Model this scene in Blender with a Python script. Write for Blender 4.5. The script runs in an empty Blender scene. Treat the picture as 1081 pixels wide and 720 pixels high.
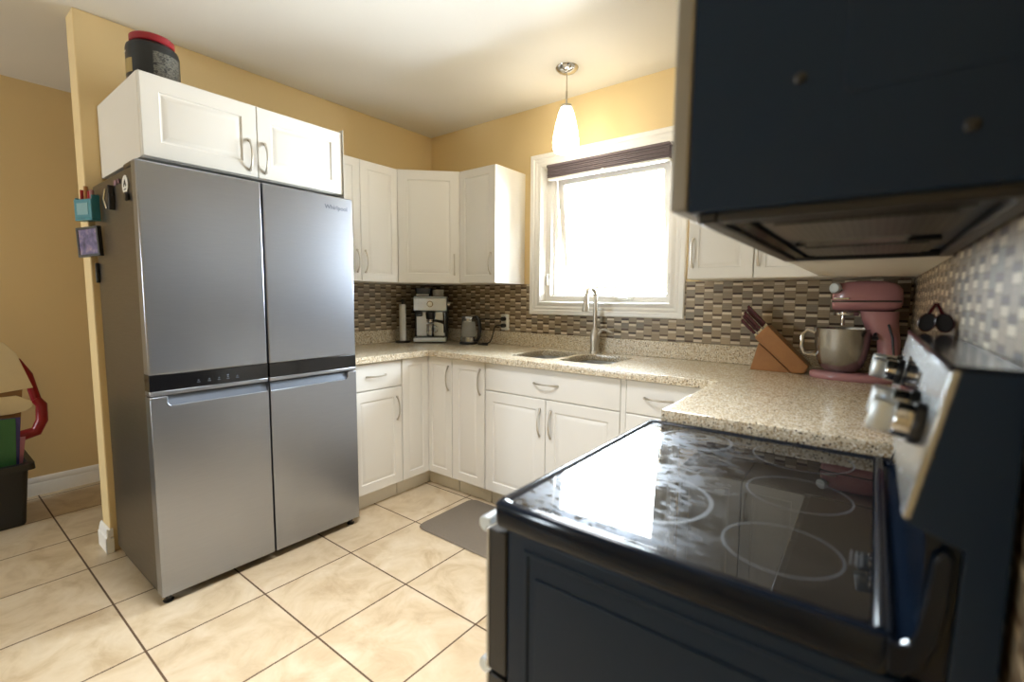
import bpy, bmesh, math, random
from mathutils import Vector, Matrix
random.seed(7)
PI = math.pi
SC = bpy.context.scene
COL = SC.collection

# ------------------------------------------------------------------ camera, world, exposure
YAW, PITCH, ROLL = math.radians(-37.5835), math.radians(5.2111), math.radians(0.4191)
CAM = Vector((2.8912, -2.6831, 1.2538)); FPX = 495.71
fw = Vector((math.sin(YAW)*math.cos(PITCH), math.cos(YAW)*math.cos(PITCH), -math.sin(PITCH)))
rt = Vector((math.cos(YAW), -math.sin(YAW), 0)); up = rt.cross(fw)
rt2 = rt*math.cos(ROLL)+up*math.sin(ROLL); up2 = up*math.cos(ROLL)-rt*math.sin(ROLL)
cd = bpy.data.cameras.new('camera'); cam = bpy.data.objects.new('camera', cd); COL.objects.link(cam)
M = Matrix((rt2, up2, -fw)).transposed().to_4x4(); M.translation = CAM; cam.matrix_world = M
cd.sensor_fit = 'HORIZONTAL'; cd.sensor_width = 36; cd.lens = FPX/1081*36
cd.clip_start = .02; cd.clip_end = 60
cd.dof.use_dof = True; cd.dof.focus_distance = 2.9; cd.dof.aperture_fstop = 2.0
SC.camera = cam
SC.view_settings.view_transform = 'Standard'; SC.view_settings.look = 'None'
SC.view_settings.gamma = 1; SC.view_settings.use_curve_mapping = False
SC.view_settings.exposure = 0.08
SKY_STRENGTH = 66.0
W = bpy.data.worlds.new('sky'); SC.world = W; W.use_nodes = True
nt = W.node_tree; nt.nodes.clear()
tc = nt.nodes.new('ShaderNodeTexCoord'); sp = nt.nodes.new('ShaderNodeSeparateXYZ'); nt.links.new(tc.outputs['Generated'], sp.inputs[0])
rp = nt.nodes.new('ShaderNodeValToRGB'); nt.links.new(sp.outputs['Z'], rp.inputs[0])
e = rp.color_ramp.elements
e[0].position = 0.0; e[0].color = (.88, .92, .95, 1); e[1].position = .06; e[1].color = (.84, .93, 1.0, 1)
bg = nt.nodes.new('ShaderNodeBackground'); nt.links.new(rp.outputs[0], bg.inputs[0]); bg.inputs[1].default_value = SKY_STRENGTH
wo = nt.nodes.new('ShaderNodeOutputWorld'); nt.links.new(bg.outputs[0], wo.inputs[0])
def light(name, kind, loc, energy, color=(1, 1, 1), size=.1, size_y=None, rot=(0, 0, 0), portal=False):
    l = bpy.data.lights.new(name, kind); o = bpy.data.objects.new(name, l); COL.objects.link(o)
    o.location = loc; o.rotation_euler = rot
    l.color = color
    l.energy = energy
    if kind == 'AREA':
        l.shape = 'RECTANGLE'; l.size = size; l.size_y = size_y or size
        if portal: l.cycles.is_portal = True
    else: l.shadow_soft_size = size
    return o
light('window_portal', 'AREA', (1.555, .16, 1.66), 1, size=.86, size_y=.92, rot=(-PI/2, 0, 0), portal=True)
light('rear_portal', 'AREA', (-.65, -6.06, 1.35), 1, size=.6, size_y=.8, rot=(PI/2, 0, 0), portal=True)  # samples the sky through the added rear window
dl_ = light('added_ceiling_fill', 'AREA', (1.72, -1.85, 2.508), 26, (.97, .98, 1), .56, .56)  # added fill light, out of view, brightens floor and base cabinet fronts
dl_.data.spread = math.radians(100)
cy = SC.cycles
cy.use_denoising = True; cy.denoiser = 'OPENIMAGEDENOISE'
cy.max_bounces = 12; cy.diffuse_bounces = 6; cy.glossy_bounces = 5; cy.transmission_bounces = 8
cy.sample_clamp_indirect = 8; cy.caustics_reflective = False; cy.caustics_refractive = False

# ------------------------------------------------------------------ node helpers and materials
class NT:
    def __init__(s, name):
        s.m = bpy.data.materials.new(name); s.m.use_nodes = True; s.t = s.m.node_tree
        s.b = s.t.nodes['Principled BSDF']
    def n(s, k, **kw):
        x = s.t.nodes.new(k)
        for a, v in kw.items(): setattr(x, a, v)
        return x
    def put(s, sock, v):
        if hasattr(v, 'is_output'): s.t.links.new(v, sock)
        elif v is not None: sock.default_value = v
    def math(s, op, a, b=None, c=None):
        x = s.n('ShaderNodeMath', operation=op)
        for i, v in enumerate((a, b, c)):
            if v is not None: s.put(x.inputs[i], v)
        return x.outputs[0]
    def mix(s, f, a, b):
        x = s.n('ShaderNodeMix', data_type='RGBA')
        s.put(x.inputs[0], f); s.put(x.inputs[6], a); s.put(x.inputs[7], b); return x.outputs[2]
    def pos(s):
        return s.n('ShaderNodeNewGeometry').outputs['Position']
    def xyz(s, v):
        x = s.n('ShaderNodeSeparateXYZ'); s.put(x.inputs[0], v); return x.outputs
    def vec(s, a, b, c):
        x = s.n('ShaderNodeCombineXYZ')
        for i, v in enumerate((a, b, c)): s.put(x.inputs[i], v)
        return x.outputs[0]
    def noise(s, v, scale, detail=3, rough=.5, dist=0):
        x = s.n('ShaderNodeTexNoise'); s.put(x.inputs['Vector'], v)
        x.inputs['Scale'].default_value = scale; x.inputs['Detail'].default_value = detail
        x.inputs['Roughness'].default_value = rough; x.inputs['Distortion'].default_value = dist
        return x.outputs['Fac']
    def white(s, v):
        x = s.n('ShaderNodeTexWhiteNoise', noise_dimensions='3D'); s.put(x.inputs['Vector'], v); return x.outputs['Value']
    def ramp(s, f, stops, interp='LINEAR'):
        x = s.n('ShaderNodeValToRGB'); s.put(x.inputs[0], f); r = x.color_ramp; r.interpolation = interp
        while len(r.elements) < len(stops): r.elements.new(.5)
        for el, (p, c) in zip(r.elements, stops):
            el.position = p; el.color = (*c, 1) if len(c) == 3 else c
        return x.outputs[0]
    def scale(s, v, k):
        x = s.n('ShaderNodeVectorMath', operation='MULTIPLY'); s.put(x.inputs[0], v); x.inputs[1].default_value = k; return x.outputs[0]
    def bump(s, h, strength=.2, dist=.002):
        x = s.n('ShaderNodeBump'); x.inputs['Strength'].default_value = strength; x.inputs['Distance'].default_value = dist
        s.put(x.inputs['Height'], h); s.t.links.new(x.outputs[0], s.b.inputs['Normal'])
    def set(s, **kw):
        names = dict(col='Base Color', rough='Roughness', metal='Metallic', spec='Specular IOR Level', coat='Coat Weight', coatr='Coat Roughness',
                     trans='Transmission Weight', ior='IOR', emit='Emission Color', es='Emission Strength', alpha='Alpha', aniso='Anisotropic', stint='Specular Tint', sss='Subsurface Weight')
        for k, v in kw.items():
            if isinstance(v, tuple) and len(v) == 3: v = (*v, 1)
            s.put(s.b.inputs[names[k]], v)
        return s.m
def S(r, g, b):
    f = lambda c: c/12.92 if c <= .04045 else ((c+.055)/1.055)**2.4
    return (f(r/255), f(g/255), f(b/255))
def plain(name, col, rough=.5, metal=0., var=.06, vs=30, **kw):
    t = NT(name); f = t.noise(t.pos(), vs, 3)
    c2 = tuple(min(1, c*(1-var)) for c in col)
    return t.set(col=t.mix(f, (*col, 1), (*c2, 1)), rough=rough, metal=metal, **kw)
MT = {}
def wallpaint(name, col):
    t = NT(name); p = t.pos(); f = t.noise(p, 3, 2)
    t.bump(t.noise(p, 220, 2), .06, .001)
    return t.set(col=t.mix(f, (*col, 1), (*[c*.96 for c in col], 1)), rough=.55)
MT['wall'] = wallpaint('yellow_wall_paint', S(228, 204, 154))
MT['ceil'] = wallpaint('white_ceiling_paint', S(226, 224, 218))
MT['trim'] = plain('white_trim_paint', S(246, 245, 242), .35, var=.02)
MT['cab'] = plain('cream_cabinet_foil', S(234, 232, 226), .38, var=.03, vs=4)
MT['cabin'] = plain('cabinet_carcass', S(228, 224, 215), .45, var=.03, vs=4)
MT['kick'] = plain('toe_kick_paint', S(228, 225, 216), .5, var=.04)
MT['nickel'] = plain('brushed_nickel', S(205, 198, 186), .42, 1., var=.1, vs=60)
MT['chrome'] = plain('polished_chrome', S(205, 205, 205), .1, 1., var=.02)
MT['black'] = plain('black_plastic', (.012, .012, .013), .35, var=.2)
MT['rubber'] = plain('black_rubber', (.010, .010, .011), .6, var=.2)
MT['white'] = plain('white_plastic', S(235, 235, 230), .35, var=.02)
MT['enamel'] = plain('black_enamel', S(12, 22, 36), .12, var=.15, vs=8, spec=.24)
MT['enamel_side'] = plain('dark_enamel_side', S(24, 42, 64), .36, var=.1, vs=6, spec=.22)
def steel(name, col, rough, stretch=(1, 1, 60), amount=.08):
    t = NT(name); f = t.noise(t.scale(t.pos(), stretch), 14, 3)
    t.put(t.b.inputs['Roughness'], t.math('MULTIPLY_ADD', f, amount, rough-amount/2))
    return t.set(col=t.mix(f, (*col, 1), (*[c*.9 for c in col], 1)), metal=1.)
MT['fridge'] = steel('brushed_stainless_door', S(166, 171, 181), .31, (1, 1, 40))
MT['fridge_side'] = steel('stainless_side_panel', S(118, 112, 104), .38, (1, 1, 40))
MT['steel'] = steel('brushed_stainless', S(180, 180, 178), .26, (40, 1, 1))
MT['sinksteel'] = steel('sink_steel', S(205, 207, 210), .34, (20, 1, 1))
MT['satin'] = plain('satin_silver', S(214, 224, 232), .32, .75, var=.03)
MT['satindoor'] = plain('satin_door_edge', S(150, 147, 140), .4, .7, var=.08, vs=12)
MT['grip'] = plain('blue_grey_grip', S(94, 102, 114), .4, .3)
MT['maroon'] = plain('maroon_plastic', S(74, 18, 30), .25, var=.1)
MT['pink'] = plain('pink_enamel', S(176, 126, 130), .22, var=.05, coat=.3)
MT['pinkdark'] = plain('grey_trim_band', S(92, 84, 78), .3, .6)
MT['red'] = plain('red_plastic', S(146, 18, 30), .35, var=.1)
MT['glassring'] = plain('burner_ring_print', S(66, 68, 72), .45, var=.1)
MT['blind'] = plain('grey_blind_fabric', S(112, 100, 104), .7, var=.1, vs=80)
def glass(name, col=(1, 1, 1), rough=0.):
    # thin pane: mostly clear with a weak mirror reflection
    t = NT(name); t.t.nodes.remove(t.b)
    tr = t.n('ShaderNodeBsdfTransparent'); tr.inputs[0].default_value = (*col, 1)
    gl = t.n('ShaderNodeBsdfGlossy'); gl.inputs['Roughness'].default_value = .02
    fr = t.n('ShaderNodeFresnel'); fr.inputs[0].default_value = 1.45
    mx = t.n('ShaderNodeMixShader'); t.t.links.new(fr.outputs[0], mx.inputs[0])
    t.t.links.new(tr.outputs[0], mx.inputs[1]); t.t.links.new(gl.outputs[0], mx.inputs[2])
    t.t.links.new(mx.outputs[0], t.t.nodes['Material Output'].inputs[0]); return t.m
MT['glass'] = glass('clear_window_glass', (.97, .99, 1))
MT['kglass'] = plain('kettle_glass', S(200, 202, 200), .08, var=.02, alpha=.42)
# floor tiles
TS, TX, TY = .4117, .9231, -2.237
def floor_mat():
    t = NT('beige_floor_tiles'); p = t.pos(); x, y, z = t.xyz(p)
    u = t.math('DIVIDE', t.math('SUBTRACT', x, TX), TS); v = t.math('DIVIDE', t.math('SUBTRACT', y, TY), TS)
    def edge(a, w):
        f = t.math('FRACT', a); d = t.math('MINIMUM', f, t.math('SUBTRACT', 1., f))
        return t.math('LESS_THAN', d, w)
    g = t.math('MAXIMUM', edge(u, .0085), edge(v, .0085))
    idv = t.vec(t.math('FLOOR', u), t.math('FLOOR', v), 0.)
    w = t.white(idv)
    q = t.n('ShaderNodeVectorMath', operation='ADD'); t.put(q.inputs[0], p); t.put(q.inputs[1], t.vec(t.math('MULTIPLY', w, 37.), t.math('MULTIPLY', w, 11.), 0.))
    n1 = t.noise(q.outputs[0], 5.5, 6, .62, .9); n2 = t.noise(q.outputs[0], 26, 5, .65, .4)
    c = t.ramp(n1, [(.30, S(182, 160, 128)), (.48, S(208, 190, 160)), (.68, S(222, 208, 184))])
    c = t.mix(t.math('MULTIPLY', n2, .38), c, (*S(184, 162, 130), 1))
    c = t.mix(t.math('MULTIPLY', w, .16), c, (*S(192, 168, 134), 1))
    c = t.mix(g, c, (*S(88, 66, 46), 1))
    t.bump(t.math('SUBTRACT', 1., g), .5, .002)
    return t.set(col=c, rough=t.math('MULTIPLY_ADD', g, .4, t.math('MULTIPLY_ADD', n2, .15, .3)))
MT['floor'] = floor_mat()
def mosaic(name, ax, ph):
    t = NT(name); p = t.pos(); X = t.xyz(p); u = X[ax]; z = X[2]
    cw, bh = .0478, .0615
    a = t.math('DIVIDE', u, cw); ca = t.math('FLOOR', a); fa = t.math('FRACT', a)
    odd = t.math('MODULO', t.math('ABSOLUTE', ca), 2.)
    rnd = t.white(t.vec(ca, 3.3, 7.7))
    off = t.math('ADD', t.math('MULTIPLY', odd, .5), t.math('MULTIPLY', rnd, .22))
    b = t.math('ADD', t.math('DIVIDE', z, bh), off); rb = t.math('FLOOR', b); fb = t.math('FRACT', b)
    w1 = t.white(t.vec(ca, rb, 1.1)); w2 = t.white(t.vec(ca, rb, 5.9)); w3 = t.white(t.vec(ca, rb, 9.2))
    mid = t.ramp(w1, [(0, S(124, 108, 88)), (.3, S(164, 146, 120)), (.5, S(140, 132, 118)), (.75, S(176, 156, 128)), (1, S(120, 114, 102))])
    dark = t.ramp(w2, [(0, S(64, 50, 40)), (1, S(100, 80, 62))])
    lite = t.ramp(w3, [(0, S(206, 192, 166)), (.6, S(226, 214, 190)), (1, S(170, 154, 128))])
    is_d = t.math('LESS_THAN', fb, .19); is_l = t.math('GREATER_THAN', fb, .76)
    c = t.mix(is_d, mid, dark); c = t.mix(is_l, c, lite)
    def near(f, at, w): return t.math('LESS_THAN', t.math('ABSOLUTE', t.math('SUBTRACT', f, at)), w)
    g = t.math('MAXIMUM', near(fb, .19, .013), near(fb, .76, .013)); g = t.math('MAXIMUM', g, near(fb, 0., .013)); g = t.math('MAXIMUM', g, t.math('GREATER_THAN', fb, .987))
    g2 = near(fb, .40, .008); g3 = near(fb, .59, .008)
    g = t.math('MAXIMUM', g, t.math('MAXIMUM', near(fa, 0., .025), t.math('GREATER_THAN', fa, .975)))
    c = t.mix(t.math('MULTIPLY', t.math('MAXIMUM', g2, g3), .45), c, (*S(96, 82, 66), 1))
    c = t.mix(g, c, (*S(140, 124, 100), 1))
    t.bump(t.math('SUBTRACT', 1., g), .4, .002)
    return t.set(col=c, rough=t.math('MULTIPLY_ADD', g, .4, .36), spec=.3)
MT['mosx'] = mosaic('mosaic_tile_along_x', 0, 0); MT['mosy'] = mosaic('mosaic_tile_along_y', 1, 0)
def granite():
    t = NT('speckled_granite'); p = t.pos()
    a = t.noise(p, 120, 3, .6); b = t.noise(t.scale(p, (1.13, .9, 1.07)), 150, 2, .5); d = t.noise(p, 45, 4, .6)
    c = t.ramp(d, [(.35, S(206, 190, 160)), (.6, S(226, 216, 194))])
    c = t.mix(t.ramp(a, [(.55, (0, 0, 0)), (.58, (1, 1, 1))]), c, (*S(176, 154, 122), 1))
    c = t.mix(t.ramp(b, [(.36, (1, 1, 1)), (.40, (0, 0, 0))]), c, (*S(246, 242, 230), 1))
    c = t.mix(t.ramp(a, [(.35, (1, 1, 1)), (.38, (0, 0, 0))]), c, (*S(70, 54, 42), 1))
    c = t.mix(t.ramp(b, [(.635, (0, 0, 0)), (.655, (1, 1, 1))]), c, (*S(34, 28, 26), 1))
    return t.set(col=c, rough=.22)
MT['granite'] = granite()
def wood(name, c1, c2):
    t = NT(name); p = t.pos(); f = t.noise(t.scale(p, (1, 14, 1)), 18, 4, .6, .6)
    return t.set(col=t.mix(f, (*c1, 1), (*c2, 1)), rough=.4)
MT['wood'] = wood('oak_block', S(176, 124, 70), S(146, 94, 48))
def cooktop():
    # black ceramic glass with greasy wipe marks that scatter a little of what it mirrors
    t = NT('smeared_black_ceramic_glass'); p = t.pos()
    sm = t.noise(t.scale(p, (1, 1.6, 1)), 6, 3, .5, 1.2)
    st = t.noise(t.scale(p, (2.2, 5, 1)), 7, 3, .5, 2.4)
    m = t.ramp(t.math('MULTIPLY', sm, st), [(.20, (0, 0, 0)), (.44, (1, 1, 1))])
    gx = t.ramp(t.math('SUBTRACT', t.xyz(p)[0], 2.0), [(.56, (1, 1, 1)), (.74, (.10, .10, .10))])
    t.put(t.b.inputs['Specular IOR Level'], t.math('MULTIPLY', t.math('MULTIPLY', m, gx), .62))
    return t.set(col=(.005, .0055, .007), rough=.40, coat=1., coatr=.012, stint=(.18, .46, 1.))
MT['ceramic'] = cooktop()
def mat_weave():
    t = NT('grey_mat_weave'); p = t.pos(); f = t.noise(p, 240, 2, .6)
    t.bump(f, .4, .002); return t.set(col=t.mix(f, (*S(104, 94, 82), 1), (*S(128, 118, 104), 1)), rough=.8)
MT['mat'] = mat_weave()

# ------------------------------------------------------------------ mesh helpers
class MB:
    def __init__(s): s.v = []; s.f = []
    def add(s, vs, fs):
        k = len(s.v); s.v += [Vector(v) for v in vs]; s.f += [tuple(i+k for i in f) for f in fs]; return s
    def box(s, x0, y0, z0, x1, y1, z1):
        x0, x1 = sorted((x0, x1)); y0, y1 = sorted((y0, y1)); z0, z1 = sorted((z0, z1))
        return s.add([(x0,y0,z0),(x1,y0,z0),(x1,y1,z0),(x0,y1,z0),(x0,y0,z1),(x1,y0,z1),(x1,y1,z1),(x0,y1,z1)],
                     [(0,3,2,1),(4,5,6,7),(0,1,5,4),(1,2,6,5),(2,3,7,6),(3,0,4,7)])
    def prism(s, poly, frame, t0, t1):
        """poly in 2D; frame(a,b,t) -> 3D"""
        n = len(poly); vs = [frame(a, b, t0) for a, b in poly]+[frame(a, b, t1) for a, b in poly]
        fs = [tuple(range(n))[::-1], tuple(range(n, 2*n))]+[(i, (i+1) % n, n+(i+1) % n, n+i) for i in range(n)]
        return s.add(vs, fs)
    def loops(s, loops, cap0=True, cap1=True, closed=True):
        k = len(s.v); n = len(loops[0])
        for L in loops: s.v += [Vector(p) for p in L]
        for j in range(len(loops)-1):
            for i in range(n if closed else n-1):
                a = k+j*n+i; b = k+j*n+(i+1) % n
                s.f.append((a, b, b+n, a+n))
        if cap0: s.f.append(tuple(range(k, k+n))[::-1])
        if cap1: s.f.append(tuple(range(k+(len(loops)-1)*n, k+len(loops)*n)))
        return s
    def lathe(s, prof, c=(0, 0, 0), axis='z', seg=32, cap0=True, cap1=True, sx=1, sy=1):
        c = Vector(c); L = []
        for r, h in prof:
            ring = []
            for i in range(seg):
                a = 2*PI*i/seg; q = (r*math.cos(a)*sx, r*math.sin(a)*sy, h)
                if axis == 'x': q = (q[2], q[0], q[1])
                elif axis == 'y': q = (q[1], q[2], q[0])
                ring.append(c+Vector(q))
            L.append(ring)
        return s.loops(L, cap0, cap1)
    def tube(s, pts, r, seg=10, side=None, flat=1., cap=True):
        pts = [Vector(p) for p in pts]; n = len(pts); L = []
        prev = None
        for i, p in enumerate(pts):
            t = (pts[min(i+1, n-1)]-pts[max(i-1, 0)]).normalized()
            if side is not None: a = Vector(side)
            elif prev is not None: a = prev
            else: a = Vector((0, 0, 1)) if abs(t.z) < .9 else Vector((1, 0, 0))
            a = (a-t*a.dot(t)).normalized(); prev = a; b = t.cross(a)
            rr = r(i/(n-1)) if callable(r) else r
            L.append([p+a*rr*math.cos(2*PI*k/seg)+b*rr*flat*math.sin(2*PI*k/seg) for k in range(seg)])
        return s.loops(L, cap, cap)
    def rrect(s, cx, cy, hx, hy, r, seg=5):
        P = []
        for sx, sy, a0 in ((1, 1, 0), (-1, 1, 90), (-1, -1, 180), (1, -1, 270)):
            for k in range(seg+1):
                a = math.radians(a0+90*k/seg)
                P.append((cx+sx*(hx-r)+r*math.cos(a), cy+sy*(hy-r)+r*math.sin(a)))
        return P
    def xf(s, m): s.v = [m @ v for v in s.v]; return s
    def build(s, name, m, parent=None, bevel=0, seg=2, smooth=True, angle=35, sub=0):
        org = parent.matrix_basis.translation.copy() if parent else None
        if parent:
            q = parent.parent
            while q: org += q.matrix_basis.translation; q = q.parent
        else: org = Vector((0, 0, 0))
        me = bpy.data.meshes.new(name); me.from_pydata([v-org for v in s.v], [], s.f); me.update()
        bm = bmesh.new(); bm.from_mesh(me); bmesh.ops.recalc_face_normals(bm, faces=bm.faces); bm.to_mesh(me); bm.free()
        me.materials.append(MT[m] if isinstance(m, str) else m)
        o = bpy.data.objects.new(name, me); COL.objects.link(o)
        if parent: o.parent = parent
        if bevel:
            b = o.modifiers.new('bevel', 'BEVEL'); b.width = bevel; b.segments = seg; b.limit_method = 'ANGLE'; b.angle_limit = math.radians(40)
        if sub:
            b = o.modifiers.new('sub', 'SUBSURF'); b.levels = sub; b.render_levels = sub
        if smooth:
            me.shade_smooth(); me.set_sharp_from_angle(angle=math.radians(angle))
            if bevel: b.harden_normals = False
        return o
def tag(o, label, cat, group=None):
    o['label'] = label; o['category'] = cat
    if group: o['group'] = group
    return o
def thing(name, label, cat, loc, group=None):
    o = bpy.data.objects.new(name, None); o.empty_display_size = .05; COL.objects.link(o)
    o.location = loc; return tag(o, label, cat, group)
def struct(o): o['kind'] = 'structure'; return o
def rot_about(pt, axis, ang):
    return Matrix.Translation(pt) @ Matrix.Rotation(ang, 4, axis) @ Matrix.Translation(-Vector(pt))

# ------------------------------------------------------------------ room
XW, H, YR, XH = 3.0281, 2.5242, -6.0, -1.21
XL, XR, ZB, ZT = .988, 2.048, 1.144, 2.2086            # outer casing of the window
struct(MB().box(XH-.2, YR-.2, -.12, XW+.2, 1.2, 0).build('floor', 'floor', smooth=False))
struct(MB().box(XH-.2, YR-.2, H, XW+.2, 1.2, H+.12).build('ceiling', 'ceil', smooth=False))
def holed_wall(name, x0, x1, z0, z1, hx0, hx1, hz0, hz1, y0, y1):
    m = MB()
    m.box(x0, y0, z0, hx0, y1, z1); m.box(hx1, y0, z0, x1, y1, z1)
    m.box(hx0, y0, z0, hx1, y1, hz0); m.box(hx0, y0, hz1, hx1, y1, z1)
    return struct(m.build(name, 'wall', smooth=False))
holed_wall('wall_back', -.127, XW+.2, 0, H, XL+.06, XR-.06, ZB+.06, ZT-.06, 0, .17)
mw_ = MB().box(-.127, -2.135, 0, 0, 0, H); mw_.box(-.127, .17, 0, 0, 1.08, H)
struct(mw_.build('wall_left', 'wall', bevel=.006, smooth=False))
struct(MB().box(XH-.12, YR, 0, XH, 1.2, H).build('wall_hall', 'wall', smooth=False))
struct(MB().box(XH, 1.08, 0, -.127, 1.2, H).build('wall_hall_end', 'wall', smooth=False))
struct(MB().box(XW, YR, 0, XW+.12, 0, H).build('wall_right', 'wall', smooth=False))
holed_wall('wall_rear', XH, XW, 0, H, -.95, -.35, .95, 1.75, YR-.12, YR)  # opening holds the added rear window
# baseboards
def base_prof(h=.115, t=.016):
    return [(0, 0), (t, 0), (t, h*.62), (t*.7, h*.68), (t*.75, h*.74), (t*.45, h*.93), (.002, h), (0, h)]
struct(MB().prism(base_prof(), lambda a, b, t: (XH+a, t, b), YR, 1.08).build('baseboard_hall', 'trim'))
m = MB().prism(base_prof(.12, .018), lambda a, b, t: (t, -2.135-a, b), -.145, .012)
m.box(0, -2.153, 0, .014, -2.124, .074); m.box(0, -2.149, .08, .010, -2.124, .118)
struct(m.build('baseboard_left', 'trim', smooth=False))
# mosaic backsplash
ZL = 1.0126
mz = MB().box(.008, -.008, ZL, XL, 0, 1.352); mz.box(XL, -.008, ZL, XR, 0, ZB); mz.box(XR, -.008, ZL, XW, 0, 1.352)
struct(mz.build('trim_1', 'mosx', smooth=False))
struct(MB().box(0, -1.2, ZL, .008, 0, 1.352).build('trim_2', 'mosy', smooth=False))
struct(MB().box(XW-.008, -2.45, .80, XW, -.008, 1.372).build('trim_3', 'mosy', smooth=False))

# window ------------------------------------------------------------
win = thing('window_1', 'white framed window with open sash above the sink', 'window', ((XL+XR)/2, 0, ZB))
win['kind'] = 'structure'; del win['category']; del win['label']
def frame_loops(rects, closed_first=True):
    """rects: (x0,x1,z0,z1,y) nested; lofted"""
    return [[(x0, y, z0), (x1, y, z0), (x1, y, z1), (x0, y, z1)] for x0, x1, z0, z1, y in rects]
def inset(d, y): return (XL+d, XR-d, ZB+d, ZT-d, y)
MB().loops(frame_loops([inset(0, 0), inset(0, -.016), inset(.006, -.022), inset(.028, -.022), inset(.034, -.015), inset(.048, -.018), inset(.06, -.012), inset(.074, -.018), inset(.084, -.018), inset(.088, -.004), inset(.088, 0), inset(0, 0)]), False, False).build('casing', 'trim', win, angle=25)
# jamb lining
MB().loops(frame_loops([inset(.065, -.001), inset(.088, -.001), inset(.092, .05), inset(.126, .052), inset(.128, .06), inset(.128, .085), inset(.14, .09), inset(.14, .13), inset(.065, .13), inset(.065, -.001)]), False, False).build('window_frame', 'trim', win, angle=25)
# open awning sash hinged at the head
sx0, sx1, sz0, sz1 = XL+.145, XR-.145, ZB+.145, ZT-.15
def sin(d, y): return (sx0+d, sx1-d, sz0+d, sz1-d, y)
hinge = Vector((0, .10, sz1)); RM = rot_about(hinge, 'X', math.radians(7))
sash = MB().loops(frame_loops([sin(0, .10), sin(.004, .094), sin(.034, .094), sin(.042, .104), sin(.042, .13), sin(0, .13), sin(0, .10)]), False, False).xf(RM).build('sash', 'trim', win)
MB().box(sx0+.04, .113, sz0+.04, sx1-.04, .117, sz1-.04).xf(RM).build('pane', 'glass', sash, smooth=False)
c = MB().box(1.60, -.002+.045, ZB+.100, 1.72, .062, ZB+.122); c.tube([(1.63, .045, ZB+.112), (1.63, .02, ZB+.112), (1.69, .012, ZB+.109), (1.70, .012, ZB+.108)], .006)
c.build('crank_handle', 'white', win, bevel=.004)
for x in (XL+.105, XR-.108):
    l = MB().box(x-.010, .035, ZB+.20, x+.010, .052, ZB+.26); l.tube([(x, .04, ZB+.225), (x+.012, .022, ZB+.25), (x+.022, .016, ZB+.275)], .006)
    l.build('sash_latch', 'white', win, bevel=.003)
MB().box(1.905, .083, 1.468, 1.935, .096, 1.497).build('sash_clip', 'white', win, bevel=.002)
# blind pulled up
bl = thing('window_blind', 'grey pleated blind pulled up at the top of the window', 'blind', (1.527, 0, 2.12))
m = MB()
for k in range(6):
    z = 2.046+k*.011; m.box(1.122, -.014 - (.003 if k % 2 else 0), z, 1.932, .032, z+.0095)
m.build('pleat_stack', 'blind', bl, bevel=.002)
MB().box(1.118, -.021, 2.112, 1.936, .036, 2.130).build('head_rail', 'blind', bl, bevel=.004)
MB().box(1.122, -.016, 2.033, 1.932, .032, 2.045).build('bottom_rail', 'white', bl, bevel=.003)
MB().lathe([(.012, -.004), (.014, 0), (.012, .004)], (1.527, -.020, 2.034), 'y', 16).build('pull_tab', 'white', bl)
for x in (1.17, 1.80):
    MB().box(x-.012, -.016, 2.1305, x+.012, .02, 2.137).build('bracket', 'blind', bl, bevel=.002)
# small unseen rear window, added to let fill daylight into the hall
w2 = thing('added_rear_window', '', '', (-.65, YR, .95)); w2['kind'] = 'structure'; del w2['category']; del w2['label']
MB().loops([[(x0, y, z0), (x1, y, z0), (x1, y, z1), (x0, y, z1)] for x0, x1, z0, z1, y in ((-1.03, -.27, .87, 1.83, YR), (-1.03, -.27, .87, 1.83, YR+.02), (-.93, -.37, .97, 1.73, YR+.02), (-.93, -.37, .97, 1.73, YR-.1), (-.95, -.35, .95, 1.75, YR-.1), (-.95, -.35, .95, 1.75, YR))], False, False).build('window_frame', 'trim', w2)
MB().box(-.93, YR-.045, .97, -.37, YR-.04, 1.73).build('pane', 'glass', w2, smooth=False)

# ------------------------------------------------------------------ cabinets
Z = Vector((0, 0, 1))
def door(name, parent, o, u, n, w, h, t=.019, fwd=.058, style='raised'):
    """o: lower corner on the back plane, u: along width, n: outward"""
    o, u, n = Vector(o), Vector(u).normalized(), Vector(n).normalized()
    if style == 'raised':
        R = [(0, 0), (0, t-.003), (.003, t), (fwd, t), (fwd+.003, t-.004), (fwd+.009, t-.005), (fwd+.026, t-.0005), (fwd+.03, t)]
    else:
        R = [(0, 0), (0, t-.004), (.004, t-.001), (.010, t)]
    L = []
    for d, k in R:
        d = min(d, w/2-.004, h/2-.004)
        L.append([o+u*d+Z*d+n*k, o+u*(w-d)+Z*d+n*k, o+u*(w-d)+Z*(h-d)+n*k, o+u*d+Z*(h-d)+n*k])
    return MB().loops(L, True, True).build(name, 'cab', parent, angle=20)
def pull(parent, c, d, n, L=.135):
    """bowed arch pull centred at c on the surface, along d, standing out along n"""
    c, d, n = Vector(c), Vector(d).normalized(), Vector(n).normalized()
    pts = []
    N = 18
    for i in range(N+1):
        t = -1+2*i/N
        pts.append(c+d*(t*L/2)+n*(.0035+.023*(1-abs(t)**2.4)))
    m = MB().tube(pts, lambda q: .0042+.0022*(abs(2*q-1)**4), 8, side=d.cross(n), flat=.75)
    for s_ in (-1, 1):
        e0 = c+d*(s_*L/2); m.tube([e0-n*.0005, e0+n*.007], .0065, 8)
    return m.build('pull_handle', 'nickel', parent)
A, KX = .614, .546          # door face plane, toe-kick plane of the base units
DT = .019; BF = A-DT        # carcass front
Z0, Z1 = .108, .876
def carcass(parent, *boxes, name='carcass', m='cabin'):
    b = MB()
    for q in boxes: b.box(*q)
    return b.build(name, m, parent, bevel=.0015, smooth=False)
g = .002
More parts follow.
